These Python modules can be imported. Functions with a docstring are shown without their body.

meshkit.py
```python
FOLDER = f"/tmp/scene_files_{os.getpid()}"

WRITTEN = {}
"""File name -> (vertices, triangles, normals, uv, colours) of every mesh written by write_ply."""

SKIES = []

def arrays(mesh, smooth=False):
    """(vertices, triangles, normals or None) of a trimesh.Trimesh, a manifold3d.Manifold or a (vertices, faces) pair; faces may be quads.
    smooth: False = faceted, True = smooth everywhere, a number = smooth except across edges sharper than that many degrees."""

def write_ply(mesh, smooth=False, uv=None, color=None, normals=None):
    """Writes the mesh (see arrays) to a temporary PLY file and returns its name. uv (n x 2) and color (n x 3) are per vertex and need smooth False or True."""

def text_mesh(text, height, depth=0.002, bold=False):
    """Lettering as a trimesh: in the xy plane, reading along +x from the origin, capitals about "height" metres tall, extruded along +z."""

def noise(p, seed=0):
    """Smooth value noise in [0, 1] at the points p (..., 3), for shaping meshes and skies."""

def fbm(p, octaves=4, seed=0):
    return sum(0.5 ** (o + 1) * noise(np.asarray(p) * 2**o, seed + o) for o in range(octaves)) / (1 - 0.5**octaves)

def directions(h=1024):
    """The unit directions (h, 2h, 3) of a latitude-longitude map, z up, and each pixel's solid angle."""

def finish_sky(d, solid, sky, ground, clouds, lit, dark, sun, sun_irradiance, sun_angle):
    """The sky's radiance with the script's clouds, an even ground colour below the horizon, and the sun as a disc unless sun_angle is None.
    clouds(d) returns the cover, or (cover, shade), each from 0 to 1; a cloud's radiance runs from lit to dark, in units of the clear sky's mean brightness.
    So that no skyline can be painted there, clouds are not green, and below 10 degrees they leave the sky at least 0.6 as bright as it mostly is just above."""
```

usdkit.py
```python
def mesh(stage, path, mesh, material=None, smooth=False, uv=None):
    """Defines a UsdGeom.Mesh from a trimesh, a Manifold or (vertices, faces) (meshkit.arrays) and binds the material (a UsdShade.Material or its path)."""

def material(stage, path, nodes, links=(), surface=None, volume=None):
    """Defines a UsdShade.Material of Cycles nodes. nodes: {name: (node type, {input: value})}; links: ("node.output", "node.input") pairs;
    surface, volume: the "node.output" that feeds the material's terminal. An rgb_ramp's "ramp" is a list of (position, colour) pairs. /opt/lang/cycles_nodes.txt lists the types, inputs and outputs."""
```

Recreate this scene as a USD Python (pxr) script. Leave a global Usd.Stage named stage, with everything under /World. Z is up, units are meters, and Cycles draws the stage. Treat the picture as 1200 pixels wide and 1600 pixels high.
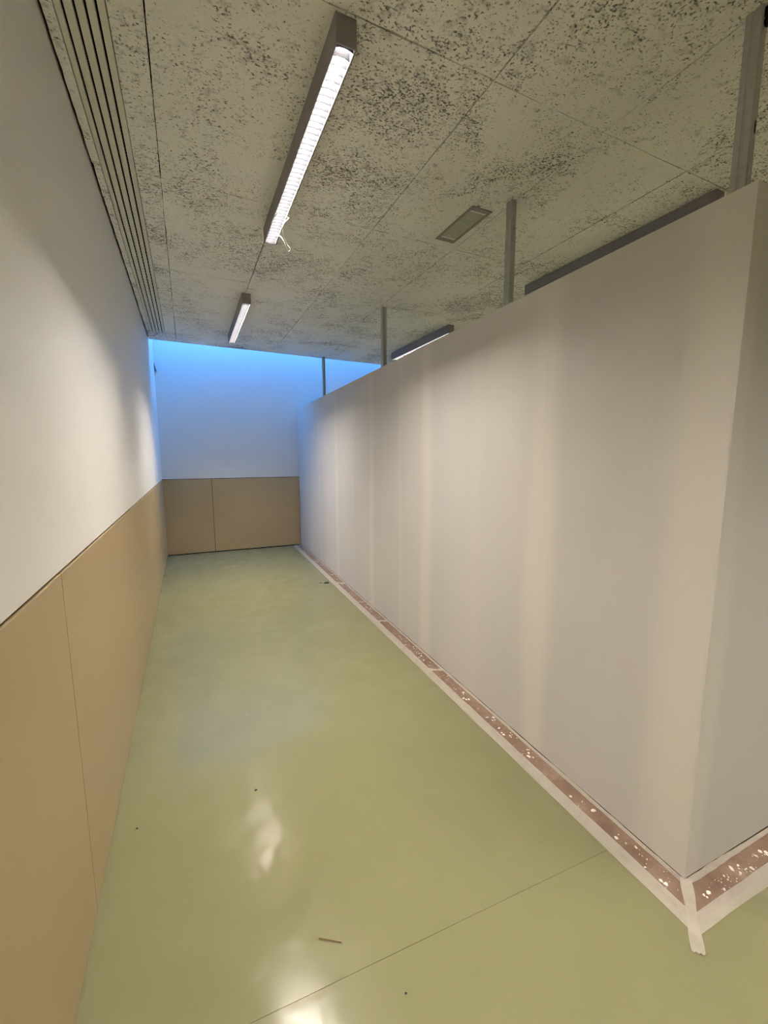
import math, random
import numpy as np, trimesh
from shapely.geometry import Polygon, Point
from pxr import Usd, UsdGeom, UsdLux, Gf, Sdf
import usdkit, meshkit

stage = Usd.Stage.CreateInMemory()
UsdGeom.SetStageUpAxis(stage, UsdGeom.Tokens.z)
UsdGeom.SetStageMetersPerUnit(stage, 1.0)
UsdGeom.Xform.Define(stage, '/World')
UsdGeom.Scope.Define(stage, '/World/Looks')

# ------------------------------------------------------------------ camera, sky, exposure
YAW, PITCH, ROLL, FPX, EYE = 0.43666, -0.13326, -0.002894, 651.7, 1.6
fw = np.array([math.sin(YAW) * math.cos(PITCH), math.cos(YAW) * math.cos(PITCH), math.sin(PITCH)])
rt = np.array([math.cos(YAW), -math.sin(YAW), 0.0])
up = np.cross(rt, fw)
rt, up = math.cos(ROLL) * rt + math.sin(ROLL) * up, -math.sin(ROLL) * rt + math.cos(ROLL) * up
cam = UsdGeom.Camera.Define(stage, '/World/camera')
cam.AddTransformOp().Set(Gf.Matrix4d(*rt, 0, *up, 0, *(-fw), 0, 0, 0, EYE, 1))
cam.CreateHorizontalApertureAttr(36.0)
cam.CreateVerticalApertureAttr(48.0)
cam.CreateFocalLengthAttr(36.0 * FPX / 1200)
cam.CreateClippingRangeAttr(Gf.Vec2f(0.05, 100))
cam.CreateExposureAttr(0.31)

SKY = (0.07, 0.34, 1.0)
SKY_STRENGTH = 2.45
LAMP_STRENGTH = 430.0
LAMP_COLOR = (1.0, 0.905, 0.81)
dome = UsdLux.DomeLight.Define(stage, '/World/dusk_sky')
dome.CreateColorAttr(Gf.Vec3f(*SKY))
dome.CreateIntensityAttr(SKY_STRENGTH)

# ------------------------------------------------------------------ measures (metres)
A = -0.3825            # left wall face
B, YN = 1.6006, 0.7667  # near corner of the partition
TP = 0.0279            # partition leans away from the left wall by this slope
YB, TB = 7.486, -0.0337  # back wall at the left corner, slope
ZD, ZP, ZC = 1.236, 2.419, 3.16   # dado, partition top, ceiling
YC, TC = 6.612, 0.0488  # end of the ceiling
XR, YF, ZR = 6.32, -3.4, 3.85   # right wall, front wall, roof
PT = 0.60               # partition thickness


# ------------------------------------------------------------------ helpers
def numbered(path):
    if not stage.GetPrimAtPath(path):
        return path
    k = 1
    while stage.GetPrimAtPath(f'{path}_{k:03d}'):
        k += 1
    return f'{path}_{k:03d}'


def tag(p, label=None, cat=None, group=None, kind=None):
    p = p.GetPrim() if hasattr(p, 'GetPrim') else p
    for k, v in (('label', label), ('category', cat), ('group', group), ('kind', kind)):
        if v:
            p.SetCustomDataByKey(k, v)
    return p


def thing(name, label, cat, loc=(0, 0, 0), group=None, kind=None, rz=0):
    x = UsdGeom.Xform.Define(stage, numbered('/World/' + name))
    x.AddTranslateOp().Set(Gf.Vec3d(*map(float, loc)))
    if rz:
        x.AddRotateZOp().Set(float(rz))
    return tag(x, label, cat, group, kind)


def obj(name, mesh, mat, parent=None, smooth=False):
    base = str(parent.GetPath()) if parent is not None else '/World'
    return usdkit.mesh(stage, numbered(f'{base}/{name}'), mesh, mat, smooth=smooth).GetPrim()


def cbox(x0, x1, y0, y1, z0, z1, c=0.0):
    """A box, its edges chamfered by c."""
    if c <= 0:
        m = trimesh.creation.box([x1 - x0, y1 - y0, z1 - z0])
        m.apply_translation([(x0 + x1) / 2, (y0 + y1) / 2, (z0 + z1) / 2])
        return m
    pts = []
    for x, sx in ((x0, 1), (x1, -1)):
        for y, sy in ((y0, 1), (y1, -1)):
            for z, sz in ((z0, 1), (z1, -1)):
                pts += [(x + sx * c, y + sy * c, z), (x + sx * c, y, z + sz * c), (x, y + sy * c, z + sz * c)]
    return trimesh.convex.convex_hull(np.array(pts))


def cat(*ms):
    return trimesh.util.concatenate(list(ms))


def prism(poly, z0, z1):
    m = trimesh.creation.extrude_polygon(poly, z1 - z0, engine='earcut')
    m.apply_translation([0, 0, z0])
    return m


def tube(pts, r, sides=8):
    """A round wire along the points (Catmull-Rom smoothed)."""
    P = np.array(pts, float)
    Q = np.vstack([2 * P[0] - P[1], P, 2 * P[-1] - P[-2]])
    out = []
    for i in range(1, len(Q) - 2):
        for t in np.linspace(0, 1, 8, endpoint=False):
            a, b, c, d = Q[i - 1:i + 3]
            out.append(0.5 * (2 * b + (c - a) * t + (2 * a - 5 * b + 4 * c - d) * t * t + (3 * b - a - 3 * c + d) * t ** 3))
    out.append(P[-1])
    L = np.array(out)
    T = np.gradient(L, axis=0)
    T /= np.linalg.norm(T, axis=1, keepdims=True)
    n = np.cross(T[0], [0.3, 0.2, 0.93])
    n /= np.linalg.norm(n)
    V = []
    for p, t in zip(L, T):
        n = n - t * (n @ t)
        n /= np.linalg.norm(n)
        b = np.cross(t, n)
        for k in range(sides):
            a = 2 * math.pi * k / sides
            V.append(p + r * (math.cos(a) * n + math.sin(a) * b))
    F = []
    for i in range(len(L) - 1):
        for k in range(sides):
            k2 = (k + 1) % sides
            F.append((i * sides + k, i * sides + k2, (i + 1) * sides + k2, (i + 1) * sides + k))
    F = np.array(F)
    F = np.vstack([F[:, [0, 1, 2]], F[:, [0, 2, 3]]])
    caps = [(0, k + 1, k) for k in range(1, sides - 1)] + [((len(L) - 1) * sides, (len(L) - 1) * sides + k, (len(L) - 1) * sides + k + 1) for k in range(1, sides - 1)]
    return trimesh.Trimesh(np.array(V), np.vstack([F, caps]), process=False)


def grid_sheet(fn, ns, nt, thick):
    """A thin closed sheet: fn(s, t) -> top point, s and t from 0 to 1; its underside lies `thick` lower."""
    S, T = np.meshgrid(np.linspace(0, 1, ns), np.linspace(0, 1, nt), indexing='ij')
    top = np.array([[fn(s, t) for s, t in zip(r, q)] for r, q in zip(S, T)])
    bot = top - np.array([0, 0, thick])
    n = ns * nt
    V = np.vstack([top.reshape(-1, 3), bot.reshape(-1, 3)])
    F = []
    idx = lambda i, j: i * nt + j
    for i in range(ns - 1):
        for j in range(nt - 1):
            a, b, c, d = idx(i, j), idx(i + 1, j), idx(i + 1, j + 1), idx(i, j + 1)
            F += [(a, b, c), (a, c, d), (n + a, n + c, n + b), (n + a, n + d, n + c)]
    rim = [idx(i, 0) for i in range(ns)] + [idx(ns - 1, j) for j in range(1, nt)] + [idx(i, nt - 1) for i in range(ns - 2, -1, -1)] + [idx(0, j) for j in range(nt - 2, 0, -1)]
    for a, b in zip(rim, rim[1:] + rim[:1]):
        F += [(a, n + a, n + b), (a, n + b, b)]
    m = trimesh.Trimesh(V, np.array(F), process=False)
    m.fix_normals()
    return m


def wob(x, seed, amp, f=1.0):
    """Smooth wobble around 0."""
    return amp * (2 * float(meshkit.fbm(np.array([x * f, seed * 7.31, 0.5]), 3, seed)) - 1)


# ------------------------------------------------------------------ materials
def lk(n):
    return '/World/Looks/' + n


def paint(name, col, rough=0.5, spec=0.5, var=0.06, scale=3.0, bump=0.0, bscale=200.0, metallic=0.0):
    nodes = {'g': ('geometry', {}), 'n': ('noise_texture', {'scale': scale, 'detail': 4.0}),
             'r': ('rgb_ramp', {'ramp': [(0.25, tuple(c * (1 - var) for c in col)), (0.75, tuple(c * (1 + var) for c in col))]}),
             'p': ('principled_bsdf', {'roughness': rough, 'specular_ior_level': spec, 'metallic': metallic})}
    links = [('g.position', 'n.vector'), ('n.fac', 'r.fac'), ('r.color', 'p.base_color')]
    if bump:
        nodes['n2'] = ('noise_texture', {'scale': bscale, 'detail': 3.0})
        nodes['b'] = ('bump', {'strength': bump, 'distance': 0.002})
        links += [('g.position', 'n2.vector'), ('n2.fac', 'b.height'), ('b.normal', 'p.normal')]
    return usdkit.material(stage, lk(name), nodes, links, surface='p.BSDF')


M_WALL = paint('white_emulsion', (0.80, 0.785, 0.745), 0.55, 0.3, 0.015, 1.5, 0.08, 260)
M_BACKW = M_WALL
M_SLAB = paint('raw_slab', (0.035, 0.033, 0.03), 0.9, 0.1)
M_VOID = paint('dark_void', (0.012, 0.011, 0.010), 0.9, 0.0)
M_TAN = paint('tan_panel', (0.45, 0.343, 0.193), 0.34, 0.45, 0.04, 1.3, 0.05, 120)
M_METAL = paint('anodised_grey', (0.27, 0.255, 0.255), 0.45, 0.5, 0.03)
M_GALV = paint('galvanised_steel', (0.46, 0.475, 0.455), 0.5, 0.5, 0.10, 45, metallic=0.45)
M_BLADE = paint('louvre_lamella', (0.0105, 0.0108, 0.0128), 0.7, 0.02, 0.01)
M_TROUGH = paint('louvre_trough', (0.20, 0.195, 0.19), 0.5, 0.2, 0.01)
M_WIRE = paint('white_wire', (0.85, 0.84, 0.80), 0.45, 0.5, 0.01)
M_BLACK = paint('black_rubber', (0.012, 0.012, 0.012), 0.6, 0.4, 0.1)
M_DIFF = paint('diffuser_cream', (0.74, 0.73, 0.63), 0.5, 0.4, 0.04, 6)
M_EMFRAME = paint('emergency_frame', (0.29, 0.265, 0.25), 0.5, 0.4, 0.05)
M_EMWHITE = paint('emergency_reflector', (0.78, 0.77, 0.72), 0.4, 0.4, 0.02)
M_EMLENS = paint('emergency_lens', (0.46, 0.48, 0.37), 0.22, 0.5, 0.18, 30, 0.25, 60)
M_PLASTER = paint('plaster_drip', (0.80, 0.75, 0.70), 0.6, 0.3, 0.04, 40)
M_DEBRIS = paint('dark_offcut', (0.035, 0.035, 0.028), 0.7, 0.3, 0.3, 60)
M_SPLINTER = paint('splinter_wood', (0.16, 0.085, 0.035), 0.7, 0.2, 0.2, 60)
M_SCUFF = paint('scuff_mark', (0.21, 0.20, 0.11), 0.6, 0.2, 0.2, 60)
M_BRACKET = paint('bracket_grey', (0.13, 0.14, 0.17), 0.5, 0.4, 0.05)

# brown masking paper
M_PAPER = usdkit.material(stage, lk('brown_paper'), {
    'g': ('geometry', {}), 'n': ('noise_texture', {'scale': 9.0, 'detail': 6.0, 'roughness': 0.65}),
    'n2': ('noise_texture', {'scale': 70.0, 'detail': 3.0}),
    'r': ('rgb_ramp', {'ramp': [(0.30, (0.145, 0.088, 0.058)), (0.55, (0.215, 0.140, 0.100)), (0.72, (0.30, 0.215, 0.17))]}),
    'b': ('bump', {'strength': 0.5, 'distance': 0.004}),
    'p': ('principled_bsdf', {'roughness': 0.45, 'specular_ior_level': 0.4})},
    [('g.position', 'n.vector'), ('g.position', 'n2.vector'), ('n.fac', 'r.fac'), ('r.color', 'p.base_color'), ('n2.fac', 'b.height'), ('b.normal', 'p.normal')], surface='p.BSDF')

# paper tape, a little see-through, so the brown below shows pink
M_TAPE = usdkit.material(stage, lk('masking_tape'), {
    'g': ('geometry', {}), 'n': ('noise_texture', {'scale': 22.0, 'detail': 5.0, 'roughness': 0.6}),
    'r': ('rgb_ramp', {'ramp': [(0.3, (0.60, 0.555, 0.475)), (0.7, (0.74, 0.70, 0.62))]}),
    'mr': ('map_range', {'from_min': 0.3, 'from_max': 0.7, 'to_min': 0.52, 'to_max': 0.78, 'clamp': True}),
    'p': ('principled_bsdf', {'roughness': 0.55, 'specular_ior_level': 0.3}),
    't': ('transparent_bsdf', {'color': (0.95, 0.93, 0.9)}), 'm': ('mix_closure', {})},
    [('g.position', 'n.vector'), ('n.fac', 'r.fac'), ('r.color', 'p.base_color'), ('n.fac', 'mr.value'), ('mr.result', 'm.fac'), ('p.BSDF', 'm.closure1'), ('t.BSDF', 'm.closure2')], surface='m.closure')

# olive green poured floor: glossy with slow waves
M_FLOOR = usdkit.material(stage, lk('olive_floor'), {
    'g': ('geometry', {}),
    'n': ('noise_texture', {'scale': 0.9, 'detail': 5.0, 'roughness': 0.55}),
    'r': ('rgb_ramp', {'ramp': [(0.3, (0.192, 0.189, 0.097)), (0.7, (0.216, 0.211, 0.112))]}),
    'n2': ('noise_texture', {'scale': 5.5, 'detail': 2.0, 'roughness': 0.35, 'distortion': 0.6}),
    'b': ('bump', {'strength': 0.75, 'distance': 0.006}),
    'n3': ('noise_texture', {'scale': 5.0, 'detail': 4.0}),
    'mr': ('map_range', {'from_min': 0.3, 'from_max': 0.7, 'to_min': 0.14, 'to_max': 0.21, 'clamp': True}),
    'p': ('principled_bsdf', {'specular_ior_level': 0.36})},
    [('g.position', 'n.vector'), ('g.position', 'n2.vector'), ('g.position', 'n3.vector'), ('n.fac', 'r.fac'), ('r.color', 'p.base_color'),
     ('n2.fac', 'b.height'), ('b.normal', 'p.normal'), ('n3.fac', 'mr.value'), ('mr.result', 'p.roughness')], surface='p.BSDF')

# wood-wool ceiling slab sprayed cream: dark pits in drifts
M_CEIL = usdkit.material(stage, lk('sprayed_wood_wool'), {
    'g': ('geometry', {}), 'oi': ('object_info', {}),
    'mp': ('mapping', {'scale': (0.88, 1.08, 1.0)}),
    'fine': ('noise_texture', {'scale': 96.0, 'detail': 3.0, 'roughness': 0.5, 'distortion': 0.0}),
    'mid': ('noise_texture', {'scale': 24.0, 'detail': 6.0, 'roughness': 0.66}),
    'dens': ('noise_texture', {'scale': 2.3, 'detail': 4.5, 'roughness': 0.62, 'distortion': 0.5}),
    'dm': ('math', {'math_type': 'multiply_add', 'value2': 0.52, 'value3': -0.272}),
    'om': ('math', {'math_type': 'multiply_add', 'value2': 0.05, 'value3': -0.025}),
    'dd': ('math', {'math_type': 'add'}), 's1': ('math', {'math_type': 'add'}), 's2': ('math', {'math_type': 'add'}),
    'pit': ('rgb_ramp', {'ramp': [(0.0, (1, 1, 1)), (0.565, (1, 1, 1)), (0.61, (0.70, 0.69, 0.68)), (0.69, (0.24, 0.23, 0.22)), (1.0, (0.13, 0.125, 0.12))]}),
    'stain': ('rgb_ramp', {'ramp': [(0.0, (1, 1, 1)), (0.50, (1, 1, 1)), (0.61, (0.70, 0.69, 0.68)), (0.74, (0.42, 0.41, 0.40))]}),
    'tone': ('noise_texture', {'scale': 1.4, 'detail': 3.0}),
    'tr': ('rgb_ramp', {'ramp': [(0.3, (0.87, 0.86, 0.80)), (0.7, (0.93, 0.925, 0.87))]}),
    'mul': ('mix', {'mix_type': 'multiply', 'fac': 1.0}), 'mul2': ('mix', {'mix_type': 'multiply', 'fac': 0.70}),
    'bn': ('noise_texture', {'scale': 110.0, 'detail': 4.0, 'roughness': 0.7}),
    'b1': ('bump', {'strength': 0.35, 'distance': 0.004}),
    'b': ('bump', {'strength': 0.7, 'distance': 0.005, 'invert': True}),
    'p': ('principled_bsdf', {'roughness': 0.75, 'specular_ior_level': 0.2})},
    [('g.position', 'mp.vector'), ('mp.vector', 'fine.vector'), ('mp.vector', 'mid.vector'), ('g.position', 'dens.vector'), ('dens.fac', 'dm.value1'), ('oi.random', 'om.value1'),
     ('dm.value', 'dd.value1'), ('om.value', 'dd.value2'), ('fine.fac', 's1.value1'), ('dd.value', 's1.value2'), ('mid.fac', 's2.value1'), ('dd.value', 's2.value2'),
     ('s1.value', 'pit.fac'), ('s2.value', 'stain.fac'),
     ('g.position', 'tone.vector'), ('tone.fac', 'tr.fac'), ('tr.color', 'mul.color1'), ('pit.color', 'mul.color2'), ('mul.color', 'mul2.color1'), ('stain.color', 'mul2.color2'), ('mul2.color', 'p.base_color'),
     ('g.position', 'bn.vector'), ('bn.fac', 'b1.height'), ('s1.value', 'b.height'), ('b1.normal', 'b.normal'), ('b.normal', 'p.normal')], surface='p.BSDF')


def board_material(name, axis, span, bands):
    """Plasterboard with bands of sanded joint compound. bands: (centre, half width, strength)."""
    base, comp = np.array([0.63, 0.612, 0.60]), np.array([0.735, 0.70, 0.655])
    x = np.linspace(0, 1, 256)
    s = np.zeros(256)
    for c, w, k in bands:
        s = np.maximum(s, k * np.clip(1.5 - np.abs(x * span - c) / w, 0, 1))
    ramp = [(float(t), tuple(base + (comp - base) * v)) for t, v in zip(x, s)]
    return usdkit.material(stage, lk(name), {
        'g': ('geometry', {}), 'sx': ('separate_xyz', {}),
        'mp': ('mapping', {'scale': (1.0, 1.0, 0.35)}),
        'n': ('noise_texture', {'scale': 3.2, 'detail': 3.0}),
        'w': ('math', {'math_type': 'multiply_add', 'value2': 0.10, 'value3': -0.05}),
        'a': ('math', {'math_type': 'add'}), 'd': ('math', {'math_type': 'divide', 'value2': span}),
        'r': ('rgb_ramp', {'ramp': ramp}),
        'n2': ('noise_texture', {'scale': 2.0, 'detail': 4.0}),
        'r2': ('rgb_ramp', {'ramp': [(0.3, (0.96, 0.96, 0.965)), (0.7, (1.03, 1.02, 1.0))]}),
        'mul': ('mix', {'mix_type': 'multiply', 'fac': 1.0}),
        'p': ('principled_bsdf', {'roughness': 0.75, 'specular_ior_level': 0.25})},
        [('g.position', 'sx.vector'), ('g.position', 'mp.vector'), ('mp.vector', 'n.vector'), ('mp.vector', 'n2.vector'), ('n.fac', 'w.value1'),
         (f'sx.{axis}', 'a.value1'), ('w.value', 'a.value2'), ('a.value', 'd.value1'), ('d.value', 'r.fac'),
         ('n2.fac', 'r2.fac'), ('r.color', 'mul.color1'), ('r2.color', 'mul.color2'), ('mul.color', 'p.base_color')], surface='p.BSDF')


SEAMS = [1.58, 2.78, 3.92, 5.12, 6.30]
M_BOARD = board_material('plasterboard_long', 'y', 8.0, [(0.84, 0.10, 0.9), (1.58, 0.085, 0.8), (2.15, 0.05, 0.18), (2.78, 0.07, 0.75), (3.24, 0.03, 0.35),
                                                           (3.92, 0.05, 0.6), (4.5, 0.04, 0.15), (5.12, 0.05, 0.6), (6.0, 0.05, 0.25)])
M_BOARD_END = board_material('plasterboard_end', 'x', 4.0, [(1.64, 0.05, 0.55)])
M_LAMP = usdkit.material(stage, lk('lamp_glow'), {'e': ('emission', {'color': LAMP_COLOR, 'strength': LAMP_STRENGTH})}, [], surface='e.emission')

# ------------------------------------------------------------------ structure: floor
floor = thing('floor', 'glossy olive green poured floor with one thin seam', 'floor', kind='structure')
SX0, SX1 = A - 0.2, XR + 0.2
sy = lambda x: 1.045 - 0.052 * (x - 0.24)
g = 0.0006
far_sheet = Polygon([(SX0, sy(SX0) + g), (SX1, sy(SX1) + g), (SX1, 7.8), (SX0, 7.8)])
near_sheet = Polygon([(SX0, YF - 0.2), (SX1, YF - 0.2), (SX1, sy(SX1) - g), (SX0, sy(SX0) - g)])
obj('floor_sheet', prism(far_sheet, -0.006, 0), M_FLOOR, floor)
obj('floor_sheet', prism(near_sheet, -0.006, 0), M_FLOOR, floor)
obj('screed', cbox(SX0, SX1, YF - 0.2, 7.8, -0.15, -0.006), M_SLAB, floor)
for (x0, y0, x1, y1, w) in ((-0.165, 2.66, -0.145, 2.55, 0.004), (0.235, 2.60, 0.245, 2.52, 0.003), (-0.06, 4.10, 0.02, 4.25, 0.008), (0.48, 4.2, 0.50, 4.22, 0.008), (0.17, 4.18, 0.18, 4.2, 0.008)):
    d = np.array([x1 - x0, y1 - y0]); n = np.array([-d[1], d[0]]) / np.linalg.norm(d) * w
    pts = [(x0, y0), (x0 + d[0] * .5 + n[0], y0 + d[1] * .5 + n[1]), (x1, y1), (x0 + d[0] * .5 - n[0] * .4, y0 + d[1] * .5 - n[1] * .4)]
    obj('scuff', prism(Polygon(pts), 0, 0.0004), M_SCUFF, floor)

# ------------------------------------------------------------------ left wall with its dado of tan panels
wl = thing('wall_left', 'white painted wall above a dado of tan panels, running down the left side', 'wall', kind='structure')
obj('wall_body', cbox(A - 0.25, A - 0.02, YF - 0.2, YB + 0.4, 0, ZR), M_VOID, wl)
obj('plaster', cbox(A - 0.02, A, YF, YB + 0.06, ZD + 0.010, ZR, 0.001), M_WALL, wl)
edges = [YF, -1.32, 1.585, YB + 0.02]
for y0, y1 in zip(edges[:-1], edges[1:]):
    obj('dado_panel', cbox(A - 0.018, A + 0.001, y0 + 0.0026, y1 - 0.0026, 0.014, ZD, 0.0015), M_TAN, wl)

# back wall
wb = thing('wall_back', 'far end wall, white and washed blue by daylight, above two tan dado panels', 'wall', loc=(A, YB, 0), kind='structure', rz=math.degrees(math.atan(TB)))
WB = XR - A + 0.1
obj('wall_body', cbox(-0.2, WB, 0.02, 0.25, 0, ZR), M_VOID, wb)
obj('plaster', cbox(-0.02, WB, 0, 0.02, ZD + 0.008, ZR, 0.001), M_BACKW, wb)
bedges = [-0.02, 0.7215, 2.17, 3.6, WB]
for x0, x1 in zip(bedges[:-1], bedges[1:]):
    obj('dado_panel', cbox(x0 + 0.003, x1 - 0.003, -0.001, 0.018, 0.014, ZD, 0.0015), M_TAN, wb)

# walls outside the frame close the room
wr = thing('wall_right', 'white painted wall closing the room beyond the partition', 'wall', kind='structure')
obj('plaster', cbox(XR, XR + 0.2, YF - 0.2, YB + 0.4, 0, ZR), M_WALL, wr)
wf = thing('wall_front', 'white painted wall behind the viewer', 'wall', kind='structure')
obj('plaster', cbox(A - 0.25, XR + 0.2, YF - 0.2, YF, 0, ZR), M_WALL, wf)

# ------------------------------------------------------------------ ceiling: wood-wool panels under a slab that stops short of the back wall
ce = thing('ceiling', 'cream sprayed wood-wool panel ceiling with dark pits and broken joints', 'ceiling', kind='structure')
cend = lambda x: YC + TC * (x - A)
slab = Polygon([(A - 0.02, YF), (XR, YF), (XR, cend(XR) - 0.004), (A - 0.02, cend(A) - 0.004)])
obj('slab', prism(slab, ZC + 0.030, ZR - 0.02), M_SLAB, ce)
SLOT_END = 6.215
DX0, DX1 = -0.330, -0.166   # the slot diffuser
ROWS = [-3.4, -2.22, -0.97, 0.305, 1.593, 2.870, 4.165, 5.452, None]
COLS = [-0.045, 0.603, 1.256, 1.931, 2.600, 3.27, 3.94, 4.61, 5.28, XR]


def edge_pts(p, q, n, seed, amp, flat):
    """Points along an edge, pushed sideways by a rough wobble (inwards positive)."""
    p, q = np.array(p), np.array(q)
    d = q - p
    L = np.linalg.norm(d)
    nrm = np.array([-d[1], d[0]]) / L
    out = []
    for k in range(n):
        t = k / n
        w = flat if k == 0 else flat + wob(t * L * 14, seed, amp) + wob(t * L * 2.2, seed + 5, amp * 1.6)
        out.append(p + d * t + nrm * w)
    return out


def panel(corners, seed, rough=(1, 1, 1, 1)):
    pts = []
    for k in range(4):
        p, q = corners[k], corners[(k + 1) % 4]
        n = max(2, int(np.hypot(q[0] - p[0], q[1] - p[1]) / 0.03))
        pts += edge_pts(p, q, n, seed * 4 + k, 0.0036 * rough[k], 0.0024)
    poly = Polygon(pts).buffer(0)
    if poly.geom_type != 'Polygon':
        poly = max(poly.geoms, key=lambda s: s.area)
    dz = 0.0008 * math.sin(seed * 2.4)
    return prism(poly, ZC + dz, ZC + 0.0295)


sd = 1
for j in range(len(ROWS) - 1):
    y0 = ROWS[j]
    for i in range(len(COLS) - 1):
        x0, x1 = COLS[i], COLS[i + 1]
        ya, yb_ = (cend(x0), cend(x1)) if ROWS[j + 1] is None else (ROWS[j + 1],) * 2
        obj('ceiling_panel', panel([(x0, y0), (x1, y0), (x1, yb_), (x0, ya)], sd), M_CEIL, ce); sd += 1
    y1 = ROWS[j + 1] if ROWS[j + 1] is not None else SLOT_END + 0.002
    obj('ceiling_panel', panel([(A + 0.011, y0), (DX0, y0), (DX0, y1), (A + 0.011, y1)], sd, (0.3, 0.1, 0.3, 1.2)), M_CEIL, ce); sd += 1
    obj('ceiling_panel', panel([(DX1, y0), (COLS[0], y0), (COLS[0], y1), (DX1, y1)], sd, (0.5, 1, 0.5, 0.2)), M_CEIL, ce); sd += 1
obj('ceiling_panel', panel([(A + 0.012, SLOT_END + 0.002), (COLS[0], SLOT_END + 0.002), (COLS[0], cend(COLS[0])), (A + 0.012, cend(A))], sd, (0.2, 1, 0.2, 0.5)), M_CEIL, ce)

# ------------------------------------------------------------------ the partition: plasterboard on a thick core, open above
pt = thing('partition_wall', 'unpainted grey plasterboard partition with pale vertical filler bands, short of the ceiling', 'partition wall',
           loc=(B, YN, 0), kind='structure', rz=-math.degrees(math.atan(TP)))
PL = (YB - YN) - 0.075   # its length, up to the back wall
Z0 = 0.021
obj('core', cbox(0.0135, PT, 0.0135, PL - 0.03, 0.0, ZP - 0.004), M_SLAB, pt)
pe = [0.0] + [(s - YN) for s in SEAMS] + [PL]
for y0, y1 in zip(pe[:-1], pe[1:]):
    obj('plasterboard', cbox(0, 0.013, y0 + (0.0004 if y0 else 0), y1, Z0, ZP), M_BOARD, pt)
obj('plasterboard', cbox(0.0131, PT, 0, 0.013, Z0, ZP), M_BOARD_END, pt)
obj('top_track', cbox(0.0131, PT, 0.0131, PL - 0.03, ZP - 0.0035, ZP), M_GALV, pt)
# corner bead: a thin angle whose nose stands a little proud
bead = Polygon([(-0.0016, -0.0010), (-0.0010, -0.0016), (0.003, -0.0006), (0.008, 0.0001), (0.0, 0.0003), (0.0001, 0.008), (-0.0006, 0.003)])
obj('corner_bead', prism(bead, Z0 + 0.002, ZP - 0.001), M_BOARD, pt)


def pp(u, v, z=0.0):
    """A point of the partition's own frame: u into the wall, v along its long face."""
    c, s = math.cos(math.atan(TP)), math.sin(math.atan(TP))
    return np.array([B + c * u + s * v, YN - s * u + c * v, z])


# ------------------------------------------------------------------ ceiling luminaires with white louvres
LW, LH, LL = 0.080, 0.098, 1.56


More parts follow.
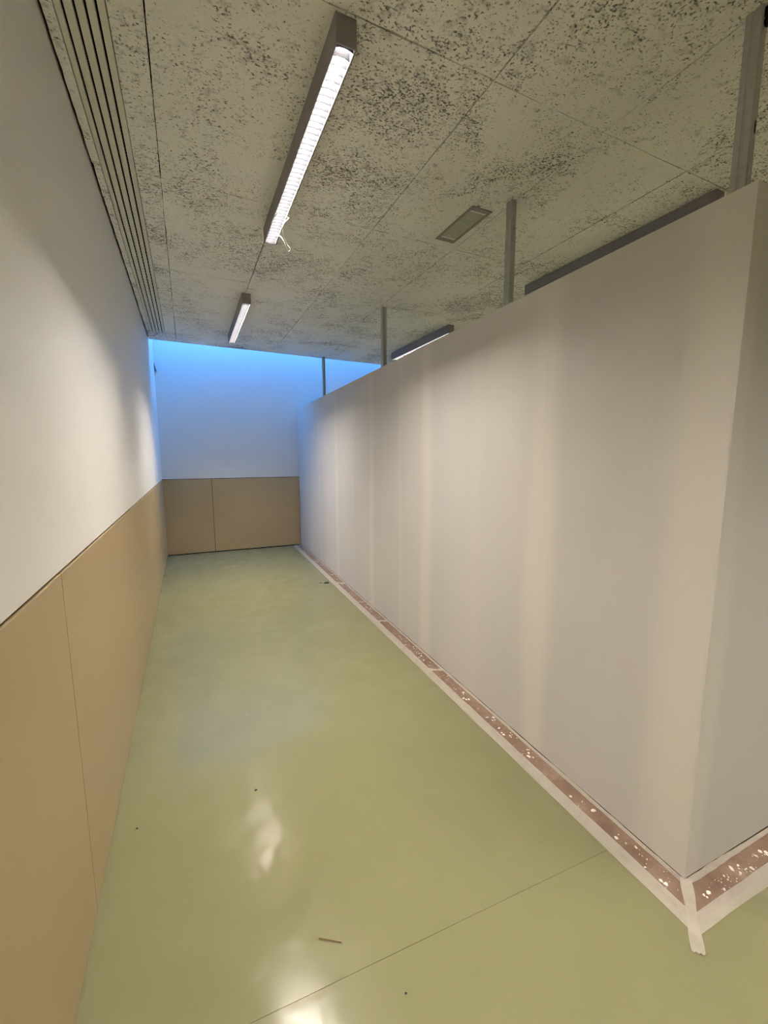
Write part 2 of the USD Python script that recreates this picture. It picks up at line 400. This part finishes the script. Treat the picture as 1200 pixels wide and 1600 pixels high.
def luminaire(name, label, loc):
    t = thing(name, label, 'ceiling light', loc, group=None)
    w = LW / 2
    wall = 0.0055
    body = cat(cbox(-w, -w + wall, 0, LL, -LH, 0, 0.0008), cbox(w - wall, w, 0, LL, -LH, 0, 0.0008), cbox(-w + wall, w - wall, 0, LL, -0.018, -0.0005))
    obj('housing', body, M_METAL, t)
    for y0 in (0.0, LL - 0.004):
        obj('end_cap', cbox(-w + 0.0002, w - 0.0002, y0 - 0.0006, y0 + 0.0046, -LH + 0.0002, -0.0008, 0.0006), M_METAL, t)
    iw = w - wall
    z_e = -LH + 0.056
    obj('reflector', cat(cbox(-iw, -iw + 0.0012, 0.005, LL - 0.005, -LH + 0.002, z_e + 0.004), cbox(iw - 0.0012, iw, 0.005, LL - 0.005, -LH + 0.002, z_e + 0.004)), M_TROUGH, t)
    obj('lamp_strip', cbox(-iw + 0.0015, iw - 0.0015, 0.03, LL - 0.03, z_e, z_e + 0.004), M_LAMP, t)
    n = 42
    for k in range(n):
        y = 0.02 + (LL - 0.04) * k / (n - 1)
        # each blade is a slim wedge, thicker at the top, its lower edge a shallow arch
        xs = np.linspace(-iw + 0.0014, iw - 0.0014, 7)
        V, F = [], []
        for x in xs:
            dip = 0.006 * (1 - (x / iw) ** 2)
            V += [(x, y - 0.0008, -LH + 0.002 + dip), (x, y + 0.0008, -LH + 0.002 + dip), (x, y + 0.0009, -LH + 0.037), (x, y - 0.0009, -LH + 0.037)]
        for i in range(6):
            a, b = 4 * i, 4 * i + 4
            for q in range(4):
                r = (q + 1) % 4
                F += [(a + q, b + q, b + r), (a + q, b + r, a + r)]
        F += [(0, 1, 2), (0, 2, 3), (24, 26, 25), (24, 27, 26)]
        m = trimesh.Trimesh(np.array(V), np.array(F), process=False)
        m.fix_normals()
        obj('louvre_blade', m, M_BLADE, t)
    return t


def copy_of(src, label, loc):
    x = UsdGeom.Xform.Define(stage, numbered('/World/' + src.GetName()))
    x.GetPrim().GetReferences().AddInternalReference(src.GetPath())
    x.GetPrim().SetInstanceable(True)
    x.GetOrderedXformOps()[0].Set(Gf.Vec3d(*loc)) if x.GetOrderedXformOps() else x.AddTranslateOp().Set(Gf.Vec3d(*loc))
    return tag(x, label, src.GetCustomDataByKey('category'))


LX, RX = 0.606, 2.962
lum = luminaire('ceiling_luminaire', 'nearest grey box luminaire with lit louvre, a loose wire round its far end', (LX, 1.605, ZC))
copy_of(lum, 'small lit grey luminaire far down the corridor, before the blue-lit end wall', (LX, 4.42, ZC))
copy_of(lum, 'long grey luminaire side behind the partition top, between the two nearest studs', (RX, 1.605, ZC))
copy_of(lum, 'grey luminaire with a sliver of light behind the partition, beside the third stud', (RX, 4.42, ZC))
copy_of(lum, 'grey luminaire over the corridor behind the camera', (LX, -1.21, ZC))
copy_of(lum, 'grey luminaire over the right side of the room behind the camera', (RX, -1.21, ZC))
copy_of(lum, 'grey luminaire in the farthest right row, hidden by the partition, near end', (5.318, 1.605, ZC))
copy_of(lum, 'grey luminaire in the farthest right row, hidden by the partition, far end', (5.318, 4.42, ZC))


def at(px, py, z):
    """The point of the level z that this picture point was measured at."""
    d = rt * (px - 600) / FPX - up * (py - 800) / FPX + fw
    return d * ((z - EYE) / d[2]) + np.array([0, 0, EYE])


# loose wire at the far end of the near luminaire
zl = ZC - LH - 0.004
loops = [at(424, 348, zl), at(429, 338, zl), at(436, 332, zl - .002), at(443, 337, zl - .003), at(451, 341, zl - .006), at(447, 345, zl - .03), at(442.5, 353, zl - .055),
         at(442.5, 362, zl - .075), at(443.5, 371, zl - .095), at(449, 383, zl - .12), at(453.5, 390, zl - .14), at(450.5, 393, zl - .145), at(446, 384, zl - .125), at(441, 373, zl - .09),
         at(437, 369, zl - .04), at(432, 367.5, zl - .001)]
wire = obj('loose_wire', tube(loops, 0.003), M_WIRE, smooth=True)
tag(wire, 'thin white wire looped round the near luminaire and dangling from its far end', 'wire')

# ------------------------------------------------------------------ slot diffuser along the left wall
sl = thing('slot_diffuser', 'long four-slot air diffuser set in the ceiling along the left wall', 'air vent', (0, 0, ZC))
SY0 = YF + 0.01
slots = [-0.3035, -0.2665, -0.2310, -0.1965]
xs = [DX0 + 0.001] + [v for s in slots for v in (s - 0.0045, s + 0.0045)] + [DX1 - 0.001]
for k in range(0, len(xs), 2):
    z = -0.0012 if 0 < k < 8 else -0.0004
    obj('bar', cbox(xs[k], xs[k + 1], SY0, SLOT_END - 0.004, z, 0.022, 0.001), M_DIFF, sl)
obj('end_plate', cbox(DX0 + 0.001, DX1 - 0.001, SLOT_END - 0.0038, SLOT_END - 0.0004, -0.002, 0.022), M_DIFF, sl)
obj('plenum', cbox(DX0 + 0.001, DX1 - 0.001, SY0, SLOT_END - 0.004, 0.0222, 0.0285), M_VOID, sl)

# ------------------------------------------------------------------ emergency light recessed in the ceiling
em = thing('emergency_light', 'recessed rectangular emergency light in a brown-grey frame, unlit', 'emergency light', (1.794, 2.566, ZC))
hw, hl, fr, fe = 0.0785, 0.219, 0.019, 0.036
fz0, fz1 = -0.007, -0.0015
obj('frame', cat(cbox(-hw, -hw + fr, -hl, hl, fz0, fz1, 0.001), cbox(hw - fr, hw, -hl, hl, fz0, fz1, 0.001), cbox(-hw + fr, hw - fr, -hl, -hl + fe, fz0, fz1, 0.001), cbox(-hw + fr, hw - fr, hl - fe, hl, fz0, fz1, 0.001)), M_EMFRAME, em)
obj('lens', cbox(-hw + fr, hw - fr, -hl + fe + 0.018, hl - fe - 0.018, -0.0042, -0.0016, 0.0006), M_EMLENS, em)
for s in (-1, 1):
    y = s * (hl - fe - 0.009)
    obj('reflector_strip', cbox(-hw + fr, hw - fr, y - 0.009, y + 0.009, -0.0045, -0.0016, 0.0006), M_EMWHITE, em)
obj('screw', trimesh.creation.cylinder(0.004, 0.002, sections=10).apply_translation([0.0, -hl + 0.015, fz0 - 0.0005]), M_EMWHITE, em)
obj('clip', cbox(-hw + 0.03, -hw + 0.05, -hl - 0.012, -hl + 0.002, -0.005, -0.0015), M_EMFRAME, em)
obj('clip', cbox(hw - 0.03, hw - 0.012, hl - 0.002, hl + 0.006, -0.005, -0.0015), M_EMFRAME, em)


# ------------------------------------------------------------------ galvanised studs from the partition's top to the ceiling
def stud_profile(h, d, th=0.0022):
    """A lipped C: the web on the camera side (facing -y), its groove pressed in; flanges run back along +y."""
    a = h / 2
    o = [(-a, 0), (-0.006, 0), (-0.003, 0.004), (0.003, 0.004), (0.006, 0), (a, 0), (a, d), (a - 0.010, d), (a - 0.010, d - th), (a - th, d - th), (a - th, th),
         (0.0068, th), (0.0038, 0.004 + th), (-0.0038, 0.004 + th), (-0.0068, th), (-a + th, th), (-a + th, d * 0.42), (-a + 0.003 + th, d * 0.47), (-a + 0.003 + th, d * 0.56), (-a + th, d * 0.61),
         (-a + th, d - th), (-a + 0.010, d - th), (-a + 0.010, d), (-a, d), (-a, d * 0.62), (-a + 0.003, d * 0.57), (-a + 0.003, d * 0.46), (-a, d * 0.41)]
    return Polygon(o)


def stud(x, y, label, wid=0.040, dep=0.050):
    t = thing('metal_stud', label, 'metal stud', (x, y, ZP))
    prof = stud_profile(wid, dep)
    m = prism(prof, 0.0, ZC - ZP - 0.0012)
    obj('profile', m, M_GALV, t)
    # the wider lower sleeve that the stud slides into
    s = wid / 2 + 0.0012
    obj('sleeve', cat(cbox(-s, -s + 0.0011, -0.0012, dep + 0.001, 0, 0.085), cbox(s - 0.0011, s, -0.0012, dep + 0.001, 0, 0.085), cbox(-s, -0.007, -0.0022, -0.0003, 0, 0.085), cbox(0.007, s, -0.0022, -0.0003, 0, 0.085)), M_GALV, t)
    return t


D = stud(1.925, 0.955, 'galvanised steel stud nearest the camera, cut by the right edge of the photo', 0.036, 0.050)
stud(1.911, 2.188, 'galvanised steel stud beside the recessed emergency light', 0.038, 0.050)
stud(1.976, 4.20, 'galvanised steel stud just in front of the far right luminaire', 0.046, 0.050)
stud(2.047, 6.62, 'thin galvanised steel stud farthest away, against the blue-lit end wall', 0.040, 0.050)
# service hole and the rubber buffer of the near stud
hole = Polygon([(0.0045 * math.cos(a), 0.016 * math.sin(a) + (0.008 if math.sin(a) > 0 else -0.008)) for a in np.linspace(0, 2 * math.pi, 20, endpoint=False)])
hm = prism(hole, 0, 0.0006)
hm.apply_transform(trimesh.transformations.rotation_matrix(math.pi / 2, [1, 0, 0]))
hm.apply_translation([0.0095, 0.0003, 0.36])
obj('service_hole', hm, M_BLACK, D)
bf = trimesh.creation.icosphere(2, 0.014)
bf.apply_scale([0.9, 0.6, 1.3])
bf.apply_translation([0.010, -0.004, ZC - ZP - 0.05])
obj('rubber_buffer', cat(bf, cbox(0.002, 0.018, -0.010, 0.004, ZC - ZP - 0.035, ZC - ZP - 0.004, 0.002)), M_BLACK, D)

# ------------------------------------------------------------------ bracket in the back corner
br = Polygon([(0, 0), (0.030, 0), (0.004, 0.11), (0, 0.12)])
bm = prism(br, 0, 0.045)
bm.apply_transform(trimesh.transformations.rotation_matrix(math.pi / 2, [1, 0, 0]))
bo = thing('wall_bracket', 'small dark wedge bracket high in the corner of the blue-lit end wall', 'bracket', (A + 0.001, YB - 0.004, 2.90))
obj('wedge', bm, M_BRACKET, bo)
obj('back_plate', cbox(0, 0.034, -0.0468, -0.0452, -0.006, 0.0), M_BRACKET, bo)

# ------------------------------------------------------------------ brown paper, tape and plaster along the foot of the partition
PW = 0.105
L1 = PL - 0.02


def paper_z(q):
    """Height of the paper above the floor at q metres out from the wall (rolls over a small step)."""
    e = max(0.0, PW + 0.004 - q)
    return 0.0012 + 0.011 * min(1, e / 0.030) ** 0.7 + 0.006 * min(1, e / PW)


def along(v, q, z):
    return pp(-q, v, z)


def across(u, q, z):
    return pp(u, -q, z)


def strip(fn, l0, l1, q0, q1, lift, seed, th=0.0005, nt=7, wobble=0.003):
    n = max(8, int((l1 - l0) / 0.03))

    def f(s, t):
        l = l0 + (l1 - l0) * s
        a = q0 + wob(l * 6, seed, wobble) + wob(l * 25, seed + 1, wobble * 0.5)
        b = q1 + wob(l * 6, seed + 2, wobble) + wob(l * 25, seed + 4, wobble * 0.5)
        q = a + (b - a) * t
        l = -q + l0 + s * (l1 - l0 + q)   # mitred at the partition's corner
        return fn(l, q, paper_z(q) + lift + wob(l * 18 + q * 60, seed + 6, 0.0007))
    return grid_sheet(f, n, nt, th)


o = obj('paper_strip', strip(along, 0.001, L1, 0.002, PW, 0.0, 11, 0.0009, 9, 0.001), M_PAPER, smooth=40)
tag(o, 'long brown masking paper strip along the foot of the partition\'s long face', 'masking paper')
o = obj('paper_strip', strip(across, 0.001, PT + 0.05, 0.002, PW, 0.0, 23, 0.0009, 9, 0.001), M_PAPER, smooth=40)
tag(o, 'short brown masking paper strip at the foot of the partition\'s near end', 'masking paper')


def tape(mesh, label):
    tag(obj('masking_tape', mesh, M_TAPE, smooth=40), label, 'masking tape')


tape(strip(along, 0.001, L1, PW - 0.014, PW + 0.042, 0.0016, 31, 0.0004, 6, 0.0035), 'long pale tape sealing the long brown paper strip to the green floor')
tape(strip(across, 0.001, PT + 0.05, PW - 0.018, PW + 0.027, 0.0016, 37, 0.0004, 6, 0.003), 'pale tape sealing the short brown paper strip to the floor, bottom right')
tape(strip(along, 0.001, L1, 0.0022, 0.022, 0.0014, 41, 0.0004, 5, 0.006), 'thin pale tape at the wall foot beside the long brown paper strip')
tape(strip(across, 0.001, PT + 0.05, 0.0022, 0.020, 0.0014, 43, 0.0004, 6, 0.008), 'pale wrinkled tape at the wall foot of the partition\'s near end')


def miter(s, t):
    """The short piece of tape over the corner, from the partition's corner out onto the floor."""
    l = 0.255 * s
    wdt = (t - 0.5) * (0.036 + 0.005 * math.sin(s * 9))
    e = np.array([-0.78, -0.63]); n = np.array([0.63, -0.78])
    uv = e * (l - 0.004) + n * (wdt + 0.004)
    if s > 0.97:
        uv = uv + e * wob(t * 12, 77, 0.022)
    q = max(-uv[0], -uv[1], 0.0)
    z = paper_z(q) + 0.0042 + wob(l * 40 + t * 3, 79, 0.0012)
    return pp(uv[0], uv[1], z)


tape(grid_sheet(miter, 28, 7, 0.0005), 'short torn tape over the brown paper at the partition\'s near corner')
for v, lab in ((2.72, 'tape scrap across the brown paper, second crosspiece from the camera'), (3.30, 'tape scrap across the brown paper, third crosspiece from the camera'),
               (1.70, 'tape scrap across the brown paper, the crosspiece nearest the camera'), (4.05, 'tape scrap across the brown paper, the farthest crosspiece')):
    w = 0.034 + 0.016 * math.sin(v * 7)
    k = int(v * 100)

    def f(s, t, v=v, w=w, k=k):
        q = 0.012 + 0.098 * s
        l = v + w * (t - 0.5) * (1.25 - 0.5 * s) + 0.05 * s + wob(q * 60, k, 0.02) + wob(q * 60 + t * 2, k + 1, 0.02)
        return along(l, q, paper_z(q) + 0.0026)
    tape(grid_sheet(f, 10, 5, 0.0004), lab)

rng = random.Random(5)


def blob(x, y, z, r, seed):
    n = 9
    ang = np.linspace(0, 2 * math.pi, n, endpoint=False)
    st = 0.6 + 1.0 * rng.random()
    rot = rng.random() * 3.14
    out, mid = [], []
    for a in ang:
        k = r * (0.75 + 0.5 * rng.random())
        p = np.array([k * math.cos(a) * st, k * math.sin(a)])
        p = np.array([p[0] * math.cos(rot) - p[1] * math.sin(rot), p[0] * math.sin(rot) + p[1] * math.cos(rot)])
        out.append((x + p[0], y + p[1], z - 0.0005))
        mid.append((x + p[0] * .72, y + p[1] * .72, z + 0.0012 + r * 0.10))
    V = out + mid + [(x, y, z + 0.0015 + r * 0.16)]
    F = []
    for i in range(n):
        j = (i + 1) % n
        F += [(i, j, n + j), (i, n + j, n + i), (n + i, n + j, 2 * n)]
    return trimesh.Trimesh(np.array(V), np.array(F), process=False)


def splatter(fn, l0, l1, count, qlo, qhi, big):
    ms = []
    spots = [(l0 + (l1 - l0) * rng.random()) for _ in range(count // 6)]
    for k in range(count):
        l = spots[k % len(spots)] + rng.gauss(0, 0.05)
        q = qlo + (qhi - qlo) * rng.random() ** 1.2
        if not l0 < l < l1:
            continue
        r = 0.0014 + big * rng.random() ** 3
        p = fn(l, q, paper_z(q) + 0.0012)
        ms.append(blob(*p, r, k))
    return cat(*ms)


o = obj('plaster_spatter', splatter(along, -0.02, L1, 330, 0.03, 0.088, 0.007), M_PLASTER)
tag(o, 'white plaster drips spattered over the long brown paper strip', 'plaster spatter', kind='stuff')
o = obj('plaster_spatter', splatter(across, 0.0, PT + 0.03, 70, 0.045, 0.09, 0.006), M_PLASTER)
tag(o, 'white plaster drips spattered over the short brown paper strip at the right edge', 'plaster spatter', kind='stuff')

# ------------------------------------------------------------------ small things on the floor
dbx = thing('offcut', 'small dark offcut lying on the green floor against the tape, far down the partition', 'debris', (1.505, 4.97, 0.0))
ch = trimesh.convex.convex_hull(np.array([(-0.035, -0.02, 0.0), (0.03, -0.028, 0), (0.04, 0.02, 0), (-0.02, 0.03, 0), (-0.03, -0.015, 0.012), (0.026, -0.02, 0.016), (0.03, 0.015, 0.013), (-0.015, 0.02, 0.010)]))
obj('chunk', ch, M_DEBRIS, dbx)
ch2 = trimesh.convex.convex_hull(np.array([(-0.085, 0.03, 0.0), (-0.045, 0.02, 0), (-0.04, 0.05, 0), (-0.075, 0.06, 0), (-0.07, 0.035, 0.006), (-0.05, 0.04, 0.007)]))
obj('chip', ch2, M_DEBRIS, dbx)
sp = np.array([at(498, 1466, 0.004), at(508, 1467.5, 0.005), at(522, 1470, 0.004), at(534, 1472.5, 0.003)])
o = obj('wood_splinter', tube(sp, 0.0014, 5), M_SPLINTER)
tag(o, 'thin brown wood splinter lying on the green floor near the bottom of the photo', 'splinter')
for px, py, r, lab in ((400, 1235, 0.005, 'dark crumb on the green floor in the upper lamp glare'), (634, 1553, 0.003, 'dark crumb on the green floor near the bottom, below the seam'),
                       (214, 1295, 0.004, 'dark crumb on the green floor beside the tan dado panels')):
    p = at(px, py, 0.0)
    m = trimesh.creation.icosphere(1, r)
    m.vertices *= 1 + 0.25 * np.sin(m.vertices[:, :1] * 900 + m.vertices[:, 1:2] * 700)
    m.apply_scale([1.3, 1, 0.6])
    m.apply_translation([p[0], p[1], -m.bounds[0][2]])
    tag(obj('crumb', m, M_DEBRIS), lab, 'debris')
